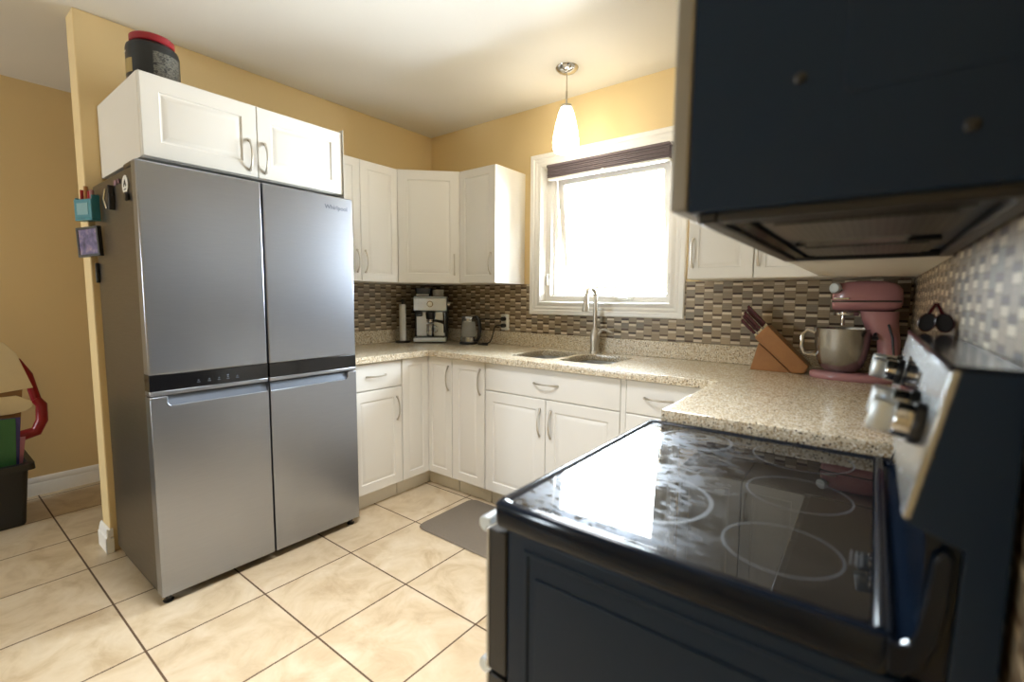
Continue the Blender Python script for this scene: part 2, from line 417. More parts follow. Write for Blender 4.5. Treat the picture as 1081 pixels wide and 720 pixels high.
# left drawer cabinet (faces +x)
c1 = thing('base_cabinet', 'cream base cabinet with a drawer over a door, right beside the refrigerator', 'cabinet', (.3, -1.0, 0))
carcass(c1, (.004, -1.196, .10, BF, -.832, .878))
carcass(c1, (.05, -1.196, 0, KX, -.832, .10), name='toe_kick', m='kick')
d = door('drawer_front', c1, (BF, -1.19, .716), (0, 1, 0), (1, 0, 0), .355, .158, style='slab'); pull(d, (A, -1.02, .797), (0, 1, 0), (1, 0, 0), .13)
d = door('door', c1, (BF, -1.19, Z0), (0, 1, 0), (1, 0, 0), .355, .603); pull(d, (A, -.872, .58), Z, (1, 0, 0), .14)
# corner cabinet, two leaves meeting in the corner
c2 = thing('corner_base_cabinet', 'cream corner base cabinet with two narrow doors meeting at a right angle', 'cabinet', (.3, -.3, 0))
carcass(c2, (.004, -.828, .10, BF, -.004, .878), (BF, -BF, .10, .822, -.004, .878))
carcass(c2, (.05, -.828, 0, KX, -.05, .10), (KX, -KX, 0, .822, -.05, .10), name='toe_kick', m='kick')
door('door', c2, (BF, -.827, Z0), (0, 1, 0), (1, 0, 0), .827-A-.001, Z1-Z0, fwd=.045)
d = door('door', c2, (BF+.003, -BF, Z0), (1, 0, 0), (0, -1, 0), .823-BF-.003, Z1-Z0, fwd=.045); pull(d, (.797, -A, .75), Z, (0, -1, 0), .15)
# narrow cabinet
c3 = thing('narrow_base_cabinet', 'slim cream base cabinet with one tall door, left of the sink cabinet', 'cabinet', (.96, -.3, 0))
carcass(c3, (.828, -BF, .10, 1.094, -.004, .878)); carcass(c3, (.828, -KX, 0, 1.094, -.05, .10), name='toe_kick', m='kick')
d = door('door', c3, (.829, -BF, Z0), (1, 0, 0), (0, -1, 0), .265, Z1-Z0, fwd=.055); pull(d, (1.062, -A, .755), Z, (0, -1, 0), .15)
# sink cabinet
c4 = thing('sink_base_cabinet', 'wide cream sink cabinet with a false drawer front over two doors', 'cabinet', (1.53, -.3, 0))
carcass(c4, (1.100, -BF, .10, 1.120, -.004, .878), (1.934, -BF, .10, 1.952, -.004, .878), (1.12, -BF, .10, 1.934, -.004, .12), (1.12, -.02, .12, 1.934, -.004, .878), (1.12, -BF, .70, 1.934, -BF+.018, .878))
carcass(c4, (1.100, -KX, 0, 1.952, -.05, .10), name='toe_kick', m='kick')
d = door('drawer_front', c4, (1.1025, -BF, .716), (1, 0, 0), (0, -1, 0), .851, .158, style='slab'); pull(d, (1.527, -A, .796), (1, 0, 0), (0, -1, 0), .15)
d = door('door', c4, (1.1025, -BF, Z0), (1, 0, 0), (0, -1, 0), .4235, .603); pull(d, (1.492, -A, .583), Z, (0, -1, 0), .15)
d = door('door', c4, (1.5295, -BF, Z0), (1, 0, 0), (0, -1, 0), .4235, .603); pull(d, (1.562, -A, .583), Z, (0, -1, 0), .15)
# drawer stack right of the sink
c5 = thing('drawer_base_cabinet', 'cream drawer cabinet right of the sink, half hidden by the cooktop', 'cabinet', (2.2, -.3, 0))
carcass(c5, (1.974, -BF, .10, 2.40, -.004, .878)); carcass(c5, (1.955, -KX, 0, 2.40, -.05, .10), name='toe_kick', m='kick')
MB().box(1.955, -A+.006, Z0, 1.980, -BF, Z1).build('filler_strip', 'cab', c5, bevel=.001)
for z0, h in ((.716, .158), (.42, .292), (Z0, .308)):
    d = door('drawer_front', c5, (1.983, -BF, z0), (1, 0, 0), (0, -1, 0), .40, h, style='slab'); pull(d, (2.14, -A, z0+h*.52), (1, 0, 0), (0, -1, 0), .13)
# peninsula cabinet under the right leg of the worktop
c6 = thing('side_base_cabinet', 'cream base cabinet under the worktop beside the range', 'cabinet', (2.72, -.9, 0))
carcass(c6, (2.404+DT, -1.274, .10, XW-.01, -.62, .878)); carcass(c6, (2.404+.075, -1.274, 0, XW-.05, -.62, .10), name='toe_kick', m='kick')
d = door('door', c6, (2.404+DT, -.64, Z0), (0, -1, 0), (-1, 0, 0), .628, Z1-Z0); pull(d, (2.404, -1.2, .77), Z, (-1, 0, 0))

# worktop ------------------------------------------------------------
def curve_slab(name, outlines, z0, z1, m, parent, bev=.004):
    cu = bpy.data.curves.new('outline', 'CURVE'); cu.dimensions = '2D'; cu.fill_mode = 'BOTH'
    cu.extrude = (z1-z0)/2-bev; cu.bevel_depth = bev; cu.bevel_resolution = 2
    cu.offset = -bev
    for P in outlines:
        s_ = cu.splines.new('POLY'); s_.points.add(len(P)-1); s_.use_cyclic_u = True
        for q, (x, y) in zip(s_.points, P): q.co = (x, y, 0, 1)
    t = bpy.data.objects.new('outline', cu); COL.objects.link(t)
    bpy.context.view_layer.update()
    dg = bpy.context.evaluated_depsgraph_get(); me = bpy.data.meshes.new_from_object(t.evaluated_get(dg))
    bpy.data.objects.remove(t)
    b = MB(); b.v = [v.co+Vector((0, 0, (z0+z1)/2)) for v in me.vertices]; b.f = [tuple(p.vertices) for p in me.polygons]
    o = b.build(name, m, parent, angle=30); return o
ZC, TC = .9177, .038
top = thing('countertop', 'cream speckled granite worktop running round three sides of the kitchen', 'countertop', (1.5, -.3, ZC))
E1, EP = .642, 2.392
outer = [(.002, -.002), (.002, -1.2), (E1, -1.2), (E1, -E1), (EP, -E1), (EP, -1.280), (XW-.010, -1.280), (XW-.010, -.002)]
q = MB(); bowlL = q.rrect(1.330, -.305, .150, .195, .055); bowlR = q.rrect(1.667, -.312, .150, .190, .055)
curve_slab('slab', [outer, bowlL[::-1], bowlR[::-1]], ZC-TC, ZC, 'granite', top)
u_ = MB().box(.009, -.02-.002, ZC, XW-.010, -.0095, ZL); u_.box(.009, -1.2, ZC, .022, -.022, ZL); u_.box(XW-.022, -1.28, ZC, XW-.0095, -.022, ZL)
u_.build('upstand', 'granite', top, bevel=.003)
# sink
sk = thing('sink', 'stainless double bowl sink set under the worktop below the window', 'sink', (1.5, -.31, ZC-TC))
for cx_, cy_, hx, hy in ((1.330, -.305, .152, .197), (1.667, -.312, .152, .192)):
    L = []
    for k, (dd, z) in enumerate(((.0, .8775), (.001, .862), (.004, .74), (.014, .705), (.035, .694), (.09, .690))):
        L.append([(x, y, z) for x, y in MB().rrect(cx_, cy_, hx-dd, hy-dd, max(.02, .057-dd*.3))])
    L2 = [[(x, y, .877) for x, y in MB().rrect(cx_, cy_, hx+.012, hy+.012, .06)]]+L
    o = MB().loops(L2, False, True).build('bowl', 'sinksteel', sk, angle=50)
    s_ = o.modifiers.new('thick', 'SOLIDIFY'); s_.thickness = .0015; s_.offset = -1
    MB().lathe([(.045, .0), (.042, .003), (.030, .003), (.026, -.004), (.0, -.004)], (cx_, cy_+.03, .6905), seg=24, cap1=False).build('drain', 'chrome', o)
# faucet
fc = thing('faucet', 'brushed nickel pull-down faucet standing behind the sink', 'faucet', (1.53, -.075, ZC))
MB().lathe([(.031, 0), (.031, .006), (.026, .012), (.0255, .05), (.030, .075), (.030, .11), (.024, .135), (.017, .15), (.014, .16)], (1.53, -.075, ZC+.0003), seg=24).build('body', 'nickel', fc)
pts = [(1.53, -.075, ZC+.15), (1.53, -.075, 1.20), (1.53, -.075, 1.262)]
for k in range(1, 11):
    a = PI*k/10; pts.append((1.53, -.075-.058*(1-math.cos(a)), 1.262+.058*math.sin(a)))
pts.append((1.53, -.191, 1.255))
MB().tube(pts, .0125, 12, side=(1, 0, 0)).build('spout', 'nickel', fc)
MB().lathe([(.0, .0), (.019, .0), (.022, .008), (.0185, .04), (.015, .075), (.0135, .095)], (1.53, -.193, 1.175), seg=20).xf(rot_about((1.53, -.191, 1.26), 'X', math.radians(-6))).build('spray_head', 'nickel', fc)
MB().tube([(1.55, -.075, 1.03), (1.575, -.078, 1.062), (1.60, -.083, 1.068), (1.63, -.092, 1.058), (1.655, -.1, 1.052)], lambda q: .012-.006*q, 10, side=(0, 1, 0)).build('lever', 'nickel', fc)

# ------------------------------------------------------------------ wall cabinets
U0, U1, UD = 1.352, 2.1022, .3253; UF = UD-DT
u1 = thing('wall_cabinet', 'cream two-door wall cabinet on the left wall between refrigerator and corner', 'cabinet', (.16, -.9, U0))
carcass(u1, (.002, -1.196, U0, UF, -.6125, U1))
for y0, w in ((-1.194, .291), (-.901, .287)):
    d = door('door', u1, (UF, y0, U0+.002), (0, 1, 0), (1, 0, 0), w, U1-U0-.004, fwd=.05)
    pull(d, (UD, (-.932 if y0 < -1 else -.873), 1.478), Z, (1, 0, 0), .135)
u2 = thing('corner_wall_cabinet', 'cream wall cabinet set diagonally across the corner', 'cabinet', (.2, -.2, U0))
MB().prism([(.002, -.002), (.002, -.6105), (UF-.006, -.6105), (.6105, -UF+.006), (.6105, -.002)], lambda a, b, t: (a, b, t), U0, U1).build('carcass', 'cabin', u2, bevel=.0015, smooth=False)
dv = Vector((.6105-UF, -(UF)+.6105, 0)); L = dv.length; dv.normalize(); nv = Vector((dv.y, -dv.x, 0))
p0 = Vector((UF-.004, -.6105, 0))+nv*.005+dv*.014
d = door('door', u2, p0+Z*(U0+.002), dv, nv, L-.02, U1-U0-.004, fwd=.062)
pull(d, p0+dv*(L-.055)+nv*DT+Z*1.478, Z, nv, .135)
u3 = thing('wall_cabinet', 'cream single-door wall cabinet left of the window with its side lit white', 'cabinet', (.77, -.16, U0))
carcass(u3, (.6125, -UF, U0, .934, -.002, U1))
d = door('door', u3, (.617, -UF, U0+.002), (1, 0, 0), (0, -1, 0), .316, U1-U0-.004, fwd=.05); pull(d, (.897, -UD, 1.478), Z, (0, -1, 0), .135)
u4 = thing('wall_cabinet', 'cream single-door wall cabinet just right of the window', 'cabinet', (2.3, -.16, U0))
carcass(u4, (2.154, -UF, U0, 2.446, -.002, U1))
d = door('door', u4, (2.155, -UF, U0+.002), (1, 0, 0), (0, -1, 0), .290, U1-U0-.004, fwd=.05); pull(d, (2.178, -UD, 1.478), Z, (0, -1, 0), .135)
u5 = thing('wall_cabinet', 'cream wall cabinet above the stand mixer, partly hidden by the microwave', 'cabinet', (2.7, -.16, U0))
carcass(u5, (2.448, -UF, U0, XW-.003, -.002, U1))
d = door('door', u5, (2.449, -UF, U0+.002), (1, 0, 0), (0, -1, 0), .248, U1-U0-.004, fwd=.045); pull(d, (2.466, -UD, 1.478), Z, (0, -1, 0), .135)
u6 = thing('side_wall_cabinet', 'cream wall cabinet on the right wall behind the microwave', 'cabinet', (2.86, -.8, U0))
carcass(u6, (2.70+DT, -1.272, U0, XW-.003, -.329, U1))
for y0 in (-.346, -.811):
    d = door('door', u6, (2.70+DT, y0, U0+.002), (0, -1, 0), (-1, 0, 0), .46, U1-U0-.004, fwd=.05); pull(d, (2.70, y0-(.43 if y0 > -.5 else .03), 1.478), Z, (-1, 0, 0), .135)
# above the fridge
GX = .6034; GF = GX-DT
u7 = thing('fridge_cabinet', 'cream two-door cabinet mounted above the refrigerator', 'cabinet', (.3, -1.635, 1.80))
carcass(u7, (.002, -2.0717, 1.795, GF, -1.199, 2.1183))
MB().box(.30, -1.1985, 1.72, GX+.008, -1.1965, 2.13).build('end_panel', 'cab', u7)
for y0, w, hy in ((-2.0695, .432, -1.672), (-1.6345, .434, -1.604)):
    d = door('door', u7, (GF, y0, 1.798), (0, 1, 0), (1, 0, 0), w, .318, fwd=.062); pull(d, (GX, hy, 1.89), Z, (1, 0, 0), .13)

# ------------------------------------------------------------------ refrigerator
FX, FY0, FY1 = .694, -2.1198, -1.2068; FM = -1.667
fr = thing('refrigerator', 'stainless steel four-door refrigerator with a black display band', 'refrigerator', (.36, -1.663, 0))
MB().box(.035, FY0+.006, .035, .628, FY1-.004, 1.745).build('body', 'fridge_side', fr, bevel=.004)
MB().box(.08, FY0+.02, .0, .60, FY1-.02, .034).build('base_grille', 'black', fr, bevel=.003)
for y in (FY0+.03, FY1-.03): MB().lathe([(.018, .0), (.02, .006), (.012, .01), (.012, .034)], (.655, y, 0), seg=16).build('foot', 'black', fr)
for y in (FY0+.035, FM-.03, FM+.03, FY1-.035):
    MB().box(.52, y-.03, 1.746, .66, y+.03, 1.766).build('hinge_cover', 'fridge_side', fr, bevel=.006)
for y0, y1 in ((FY0, FM-.004), (FM+.004, FY1)):
    left = y0 == FY0
    dr = MB().box(.634, y0, .945, FX, y1, 1.760).build('door', 'fridge', fr, bevel=.006, seg=3)
    b = MB().box(.636, y0+.0005, .880, FX-.001, y1-.0005, .945).build('display_band', plain('black_gloss_band', (.006, .006, .007), .12), dr, bevel=.001)
    MB().box(.634, y0, .862, FX-.002, y1, .880).build('trim_strip', 'fridge', dr, bevel=.003)
    if left:
        for k, y in enumerate((-1.952, -1.912, -1.875, -1.840, -1.802)):
            i_ = MB()
            i_.box(FX-.0011, y-.003, .905, FX-.0003, y+.003, .909); i_.box(FX-.0011, y-.006, .898, FX-.0003, y+.006, .9005)
            if k == 3: i_.box(FX-.0011, y-.004, .912, FX-.0003, y+.004, .918)
            i_.build('display_icon', 'grip', b, smooth=False)
    # lower door with finger scoop in its top edge
    ga, gb = (y0+.058, y1-.004) if left else (y0+.004, y1-.050)
    zt, zg = .857, .818
    poly = [(y0, .040), (y1, .040), (y1, zt)]
    if gb < y1-.01: poly += [(gb, zt), (gb, zg+.012), (gb-.010, zg)]
    else: poly += [(gb, zg)]
    if ga > y0+.01: poly += [(ga+.010, zg), (ga, zg+.012), (ga, zt), (y0, zt)]
    else: poly += [(ga, zg), (y0, zt)]
    dl = MB().prism(poly, lambda a, b_, t: (t, a, b_), .634, FX).build('door', 'fridge', fr, bevel=.004)
    MB().prism([(.640, zt), (.672, zt), (.694-.004, zg-.004), (.640, zg-.004)], lambda a, b_, t: (a, t, b_), ga+.001, gb-.001).build('recessed_grip', 'grip', dl)
# lettering on the right upper door
def lettering(txt, size, m, parent, frame, name='lettering', ext=.0004):
    cu = bpy.data.curves.new('t', 'FONT'); cu.body = txt; cu.size = size; cu.extrude = ext; cu.align_x = 'CENTER'
    t = bpy.data.objects.new('t', cu); COL.objects.link(t); bpy.context.view_layer.update()
    me = bpy.data.meshes.new_from_object(t.evaluated_get(bpy.context.evaluated_depsgraph_get())); bpy.data.objects.remove(t)
    b = MB(); b.v = [frame @ v.co for v in me.vertices]; b.f = [tuple(p.vertices) for p in me.polygons]
    return b.build(name, m, parent, smooth=False)
YZ = lambda x, y, z: Matrix(((0, 0, 1, x), (1, 0, 0, y), (0, 1, 0, z), (0, 0, 0, 1)))     # text facing +x
XZ = lambda x, y, z: Matrix(((1, 0, 0, x), (0, 0, -1, y), (0, 1, 0, z), (0, 0, 0, 1)))    # text facing -y
lettering('Whirlpool', .030, 'grip', fr, YZ(FX+.0004, -1.300, 1.694))

# things held on the side of the fridge
FS = FY0+.0057
SW1 = rot_about((.155, FS-.001, 1.6), 'Z', math.radians(20)); SW2 = rot_about((.176, FS-.001, 1.5), 'Z', math.radians(21))
hb = thing('magnetic_holder', 'teal magnetic pocket holder with small red items on the refrigerator side', 'holder', (.09, FS, 1.64))
b = MB().box(.045, FS-.038, 1.580, .155, FS-.002, 1.590)
b.box(.045, FS-.038, 1.59, .155, FS-.034, 1.672); b.box(.045, FS-.034, 1.59, .050, FS-.002, 1.68); b.box(.150, FS-.034, 1.59, .155, FS-.002, 1.69); b.box(.05, FS-.006, 1.59, .15, FS-.002, 1.695)
MT['teal'] = plain('teal_plastic', S(58, 128, 142), .35)
b.xf(SW1).build('pocket', 'teal', hb, bevel=.002)
MB().box(.065, FS-.0395, 1.605, .135, FS-.0382, 1.655).xf(SW1).build('label_panel', plain('pale_teal_print', S(120, 160, 165), .5), hb)
for k, (x, z, c_) in enumerate(((.07, 1.715, 'red'), (.095, 1.73, 'wood'), (.118, 1.708, 'red'), (.132, 1.712, 'pink'))):
    tag(MB().tube([(x, FS-.02, 1.5905), (x+.004, FS-.02, z)], .008, 10).xf(SW1).build('marker_pen', c_), ['short red marker at the back of the teal holder', 'tan pencil standing in the teal holder', 'short red marker in the middle of the teal holder', 'pink marker at the front of the teal holder'][k], 'pen', 'pens in the teal holder')
pf = thing('photo_frame', 'black magnetic photo frame with a purple picture on the refrigerator side', 'frame', (.10, FS, 1.49))
TILT = rot_about((.10, FS, 1.49), 'Y', math.radians(-3))
MB().loops([[(x0, y, z0), (x1, y, z0), (x1, y, z1), (x0, y, z1)] for x0, x1, z0, z1, y in ((.03, .165, 1.425, 1.555, FS-.001), (.03, .165, 1.425, 1.555, FS-.018), (.040, .155, 1.435, 1.545, FS-.018), (.040, .155, 1.435, 1.545, FS-.014))], False, True).xf(TILT).xf(SW2).build('frame', 'black', pf)
t = NT('purple_photo_print'); f = t.noise(t.pos(), 28, 3); MT['photo'] = t.set(col=t.ramp(f, [(.3, S(40, 36, 70)), (.5, S(92, 84, 130)), (.7, S(150, 130, 150))]), rough=.3)
MB().box(.0405, FS-.0155, 1.4355, .1545, FS-.0142, 1.5445).xf(TILT).xf(SW2).build('picture', 'photo', pf)
rm = thing('round_magnet', 'round white magnet with a small dark emblem on the refrigerator side', 'magnet', (.545, FS, 1.684))
MB().lathe([(.036, 0), (.036, .003), (.034, .004), (.0, .004)], (.545, FS-.0003, 1.684), 'y', 32, cap1=False).xf(Matrix.Translation((0, -.0042, 0))).build('disc', 'white', rm)
b = MB().prism([(.525, 1.678), (.545, 1.706), (.565, 1.678), (.555, 1.676), (.545, 1.690), (.535, 1.676)], lambda a, c_, t_: (a, t_, c_), FS-.0055, FS-.0047); b.box(.532, FS-.0055, 1.664, .558, FS-.0047, 1.668)
b.build('emblem', 'black', rm, smooth=False)
cl = thing('magnetic_clip', 'black and silver magnetic clip on the refrigerator side', 'clip', (.36, FS, 1.65))
MB().prism([(-.02, .05), (.015, .05), (.02, .0), (.01, -.05), (-.012, -.045), (-.006, 0)], lambda a, b_, t_: (.36+a, t_, 1.655+b_), FS-.02, FS-.0005).build('grip', 'black', cl, bevel=.003)
MB().tube([(.345, FS-.022, 1.69), (.335, FS-.026, 1.65), (.35, FS-.022, 1.61)], .004, 8).build('spring', 'chrome', cl)
tag(MB().lathe([(.0, -.014), (.012, -.014), (.014, -.008), (.010, 0)], (.572, FS-.0003, 1.635), 'y', 16, sx=1.3).build('small_magnet', 'black'), 'small dark oval magnet just below the round white magnet', 'magnet')
tag(MB().box(.395, FS-.006, 1.700, .425, FS-.0003, 1.720).build('pink_magnet', plain('faded_pink', S(150, 116, 126), .5), bevel=.003), 'small pink tab magnet left of the round white magnet', 'magnet')
tag(MB().box(.445, FS-.006, 1.701, .470, FS-.0003, 1.719).build('pink_magnet', plain('faded_plum', S(110, 78, 88), .5), bevel=.003), 'small plum tab magnet beside the round white magnet', 'magnet')
tag(MB().box(.045, FS-.014, 1.31, .060, FS-.0003, 1.40).build('magnetic_hook', 'black', bevel=.003), 'narrow dark magnetic strip below the purple photo frame', 'hook')
# jar on the cabinet
jr = thing('protein_tub', 'black plastic supplement tub with a red lid on the cabinet above the refrigerator', 'jar', (.385, -1.955, 2.1183))
JC = (.385, -1.955, 2.1189)
t = NT('black_tub_label'); X = t.xyz(t.pos()); f = t.noise(t.scale(t.pos(), (40, 40, 160)), 1, 3)
zz = t.math('MULTIPLY', t.math('GREATER_THAN', X[2], JC[2]+.02), t.math('LESS_THAN', X[2], JC[2]+.135))
MT['tub'] = t.set(col=(.010, .011, .011), rough=.35)
MB().lathe([(.088, 0), (.094, .006), (.094, .155), (.090, .172), (.078, .182), (.074, .186)], JC, seg=40).build('tub', 'tub', jr)
MB().lathe([(.076, .187), (.079, .190), (.079, .212), (.074, .217), (.0, .217)], JC, seg=40, cap1=False).build('lid', 'red', jr)
def arc_label(name, a0, a1, z0, z1, m, r=.0946, n=12):
    L = [[(JC[0]+rr*math.cos(a0+(a1-a0)*i/n), JC[1]+rr*math.sin(a0+(a1-a0)*i/n), JC[2]+z) for i in range(n+1)] for rr, z in ((r-.001, z0), (r, z0), (r, z1), (r-.001, z1))]
    return MB().loops(L, False, False, closed=False).build(name, m, jr)
t = NT('grey_label_print'); f = t.noise(t.scale(t.pos(), (60, 60, 190)), 1, 3, .7); MT['greylabel'] = t.set(col=t.ramp(f, [(.42, S(28, 28, 28)), (.52, S(120, 118, 108)), (.62, S(44, 42, 38))]), rough=.4)
arc_label('back_label', math.radians(-16), math.radians(56), .03, .140, 'greylabel')
arc_label('front_label', math.radians(-150), math.radians(-64), .05, .105, plain('gold_label', S(160, 138, 84), .4))
arc_label('front_label', math.radians(-150), math.radians(-88), .135, .140, 'white')

# ------------------------------------------------------------------ range
RX, RY0, RY1, RZ = 2.3586, -2.0435, -1.2825, .880
rg = thing('range', 'black freestanding range with glass cooktop and stainless control panel', 'stove', (2.69, -1.663, 0))
NS = RY0
# body with pressed side panels
MB().box(2.388, NS+.006, .035, 3.000, RY1-.003, .833).build('body', 'enamel_side', rg, bevel=.004)
def side_ring(x0, x1, z0, z1, w, y0, y1):
    return MB().loops([[(a, y, b), (c_, y, b), (c_, y, d_), (a, y, d_)] for a, c_, b, d_, y in ((x0, x1, z0, z1, y0), (x0+.003, x1-.003, z0+.003, z1-.003, y1), (x0+w-.003, x1-w+.003, z0+w-.003, z1-w+.003, y1), (x0+w, x1-w, z0+w, z1-w, y0))], False, False)
side_ring(2.425, 2.965, .08, .812, .012, NS+.006, NS+.002).build('pressed_rib', 'enamel_side', rg)
MB().box(2.450, NS+.003, .10, 2.94, NS+.006, .765).build('pressed_panel', 'enamel_side', rg, bevel=.002)
for x in (2.44, 2.95):
    for y in (NS+.06, RY1-.06): MB().lathe([(.018, 0), (.018, .012), (.01, .016), (.01, .036)], (x, y, 0), seg=16).build('foot', 'black', rg)
MB().box(2.99, NS+.012, .035, 3.004, RY1-.012, 1.16).build('back_cover', 'black', rg, bevel=.002)
for z in (.905, 1.0, 1.06): MB().lathe([(.0, 0), (.005, 0), (.005, .003), (0, .004)], (3.000, NS+.012, z), 'y', 12, cap0=False, cap1=False).xf(Matrix.Translation((0, -.004, 0))).build('screw', 'nickel', rg)
# cooktop rim: a raised enamel frame round the glass
def R4(x0, x1, y0, y1, z, r): return [(x, y, z) for x, y in MB().rrect((x0+x1)/2, (y0+y1)/2, (x1-x0)/2, (y1-y0)/2, r, 4)]
GX0, GX1, GY0, GY1 = RX+.020, 2.912, NS+.022, RY1-.020
MB().loops([R4(RX+.004, 2.930, NS+.003, RY1-.002, .836, .012), R4(RX, 2.930, NS, RY1, .842, .012), R4(RX, 2.930, NS, RY1, RZ-.002, .012), R4(RX+.005, 2.928, NS+.005, RY1-.005, RZ+.004, .012),
            R4(RX+.012, 2.922, NS+.013, RY1-.013, RZ+.004, .014), R4(GX0, GX1, GY0, GY1, RZ-.003, .014), R4(GX0+.02, GX1-.02, GY0+.02, GY1-.02, RZ-.004, .014)], True, True).build('cooktop_rim', 'enamel', rg, angle=50)
gl = MB().loops([R4(GX0+.0005, GX1-.0005, GY0+.0005, GY1-.0005, RZ-.0035, .012), R4(GX0+.0005, GX1-.0005, GY0+.0005, GY1-.0005, RZ-.0008, .012), R4(GX0+.002, GX1-.002, GY0+.002, GY1-.002, RZ, .012)], True, True).build('glass_top', 'ceramic', rg, smooth=False)
def ring(cx_, cy_, r, w=.0013, z=RZ):
    n = 72; L = []
    for rr in (r-w, r+w): L.append([(cx_+rr*math.cos(2*PI*i/n), cy_+rr*math.sin(2*PI*i/n), z+.0003) for i in range(n)])
    return MB().loops(L, False, False)
for cx_, cy_, rs in ((2.560, -1.832, (.118, .122)), (2.533, -1.410, (.086, .090)), (2.800, -1.895, (.080,)), (2.795, -1.648, (.088,)), (2.775, -1.400, (.102,))):
    m = MB()
    for r in rs:
        q = ring(cx_, cy_, r); m.add(q.v, q.f)
    m.build('burner_ring', 'glassring', gl, smooth=False)
m = MB()
for k in range(3): m.box(2.885+k*.006, -1.885, RZ+.0002, 2.887+k*.006, -1.835, RZ+.0005)
m.build('hot_surface_mark', 'glassring', gl, smooth=False)
# rear ramp from the glass up to the control panel, between two side cheeks
ramp = [(2.9125, RZ+.001), (2.916, RZ+.007), (2.921, RZ+.007), (2.926, RZ-.002), (2.934, RZ-.006), (2.944, RZ+.002), (2.950, RZ+.03), (2.951, .95), (2.949, 1.010), (2.935, 1.021), (2.960, 1.03), (2.985, 1.03), (2.985, .84), (2.9125, .84)]
MB().prism(ramp, lambda a, b_, t_: (a, t_, b_), NS+.014, RY1-.014).build('rear_ramp', 'enamel', rg, angle=60)
cheek = [(2.925, .842), (2.925, RZ+.002), (2.934, RZ-.002), (2.942, RZ+.004), (2.947, RZ+.02), (2.952, RZ+.06), (2.956, .985), (2.966, .997), (2.973, .99), (2.971, RZ+.05), (2.966, RZ+.01), (2.957, RZ-.018), (2.940, .842)]
for y0, y1 in ((NS+.0005, NS+.013), (RY1-.013, RY1-.0005)):
    MB().prism(cheek, lambda a, b_, t_: (a, t_, b_), y0, y1).build('rim_tail', 'enamel', rg, bevel=.003)
# backguard
TB, TT = Vector((2.928, 0, 1.022)), Vector((2.957, 0, 1.186))
for y0, y1 in ((NS+.002, NS+.016), (RY1-.016, RY1-.002)):
    MB().prism([(2.930, 1.018), (2.959, 1.186), (3.012, 1.186), (3.012, .84), (2.976, .84), (2.979, 1.0)], lambda a, b_, t_: (a, t_, b_), y0, y1).build('guard_end', 'enamel_side', rg, bevel=.002)
MB().prism([(2.9775, 1.03), (2.940, 1.03), (2.9615, 1.183), (3.010, 1.183), (3.010, 1.03)], lambda a, b_, t_: (a, t_, b_), NS+.016, RY1-.016).build('guard_core', 'enamel', rg)
MB().prism([(2.952, 1.183), (2.957, 1.189), (3.014, 1.189), (3.014, 1.183)], lambda a, b_, t_: (a, t_, b_), NS+.001, RY1-.001).build('guard_top', 'enamel', rg, bevel=.002)
pn = (TT-TB).normalized(); po = Vector((-pn.z, 0, pn.x))
pan = MB().prism([(TB.x, TB.z), (TT.x, TT.z), (TT.x+.008, TT.z-.001), (TB.x+.008, TB.z-.001)], lambda a, b_, t_: (a, t_, b_), NS+.001, RY1-.001).build('control_panel', 'steel', rg, bevel=.002)
MB().prism([(-.05, 0), (.05, 0), (.05, .001), (-.05, .001)], lambda a, b_, t_: tuple(TB+pn*(.082+a)+po*b_+Vector((0, t_, 0))), -1.80, -1.53).build('display_glass', plain('black_display', (.006, .006, .008), .08), pan)
for y in (-1.955, -1.855, -1.445, -1.345):
    base = TB+pn*.088; base = Vector((base.x, y, base.z))
    Rk = Matrix.Translation(base) @ Vector((0, 0, 1)).rotation_difference(po).to_matrix().to_4x4()
    kb = MB().lathe([(.026, .0005), (.026, .006), (.024, .010)], seg=28).xf(Rk).build('knob_skirt', 'black', rg)
    MB().lathe([(.0215, .010), (.0215, .024), (.020, .027)], seg=28).xf(Rk).build('knob_collar', 'chrome', kb)
    k_ = MB().loops([[(x, y_, z) for x, y_ in MB().rrect(0, 0, hx, hy, .004, 3)] for hx, hy, z in ((.0185, .0105, .026), (.0195, .0115, .028), (.0195, .011, .048), (.0185, .009, .051))])
    k_.xf(Rk).build('knob_grip', 'satin', kb)
# oven doors and handles on the front (-x side)
for z0, z1, hz in ((.545, .826, .802), (.20, .537, .497), (.045, .192, None)):
    dd = MB().box(2.345, NS+.004, z0, 2.386, RY1-.004, z1).build('oven_door' if hz else 'lower_drawer', 'black', rg, bevel=.003)
    MB().box(2.339, NS+.003, z0+.001, 2.3455, RY1-.003, z1-.001).build('stainless_skin', 'steel', dd, bevel=.001)
    if hz:
        h = MB().lathe([(.0, 0), (.014, .0), (.0165, .003), (.0165, .655), (.014, .658), (0, .658)], (2.298, NS+.046, hz), 'y', 24, cap0=False, cap1=False)
        for y in (NS+.075, RY1-.075): h.tube([(2.339, y, hz), (2.300, y, hz)], .010, 12)
        h.build('bar_handle', 'satin', dd)
        MB().box(2.3372, NS+.12, z0+.05, 2.3388, RY1-.12, z1-.07).build('oven_window', 'ceramic', dd)

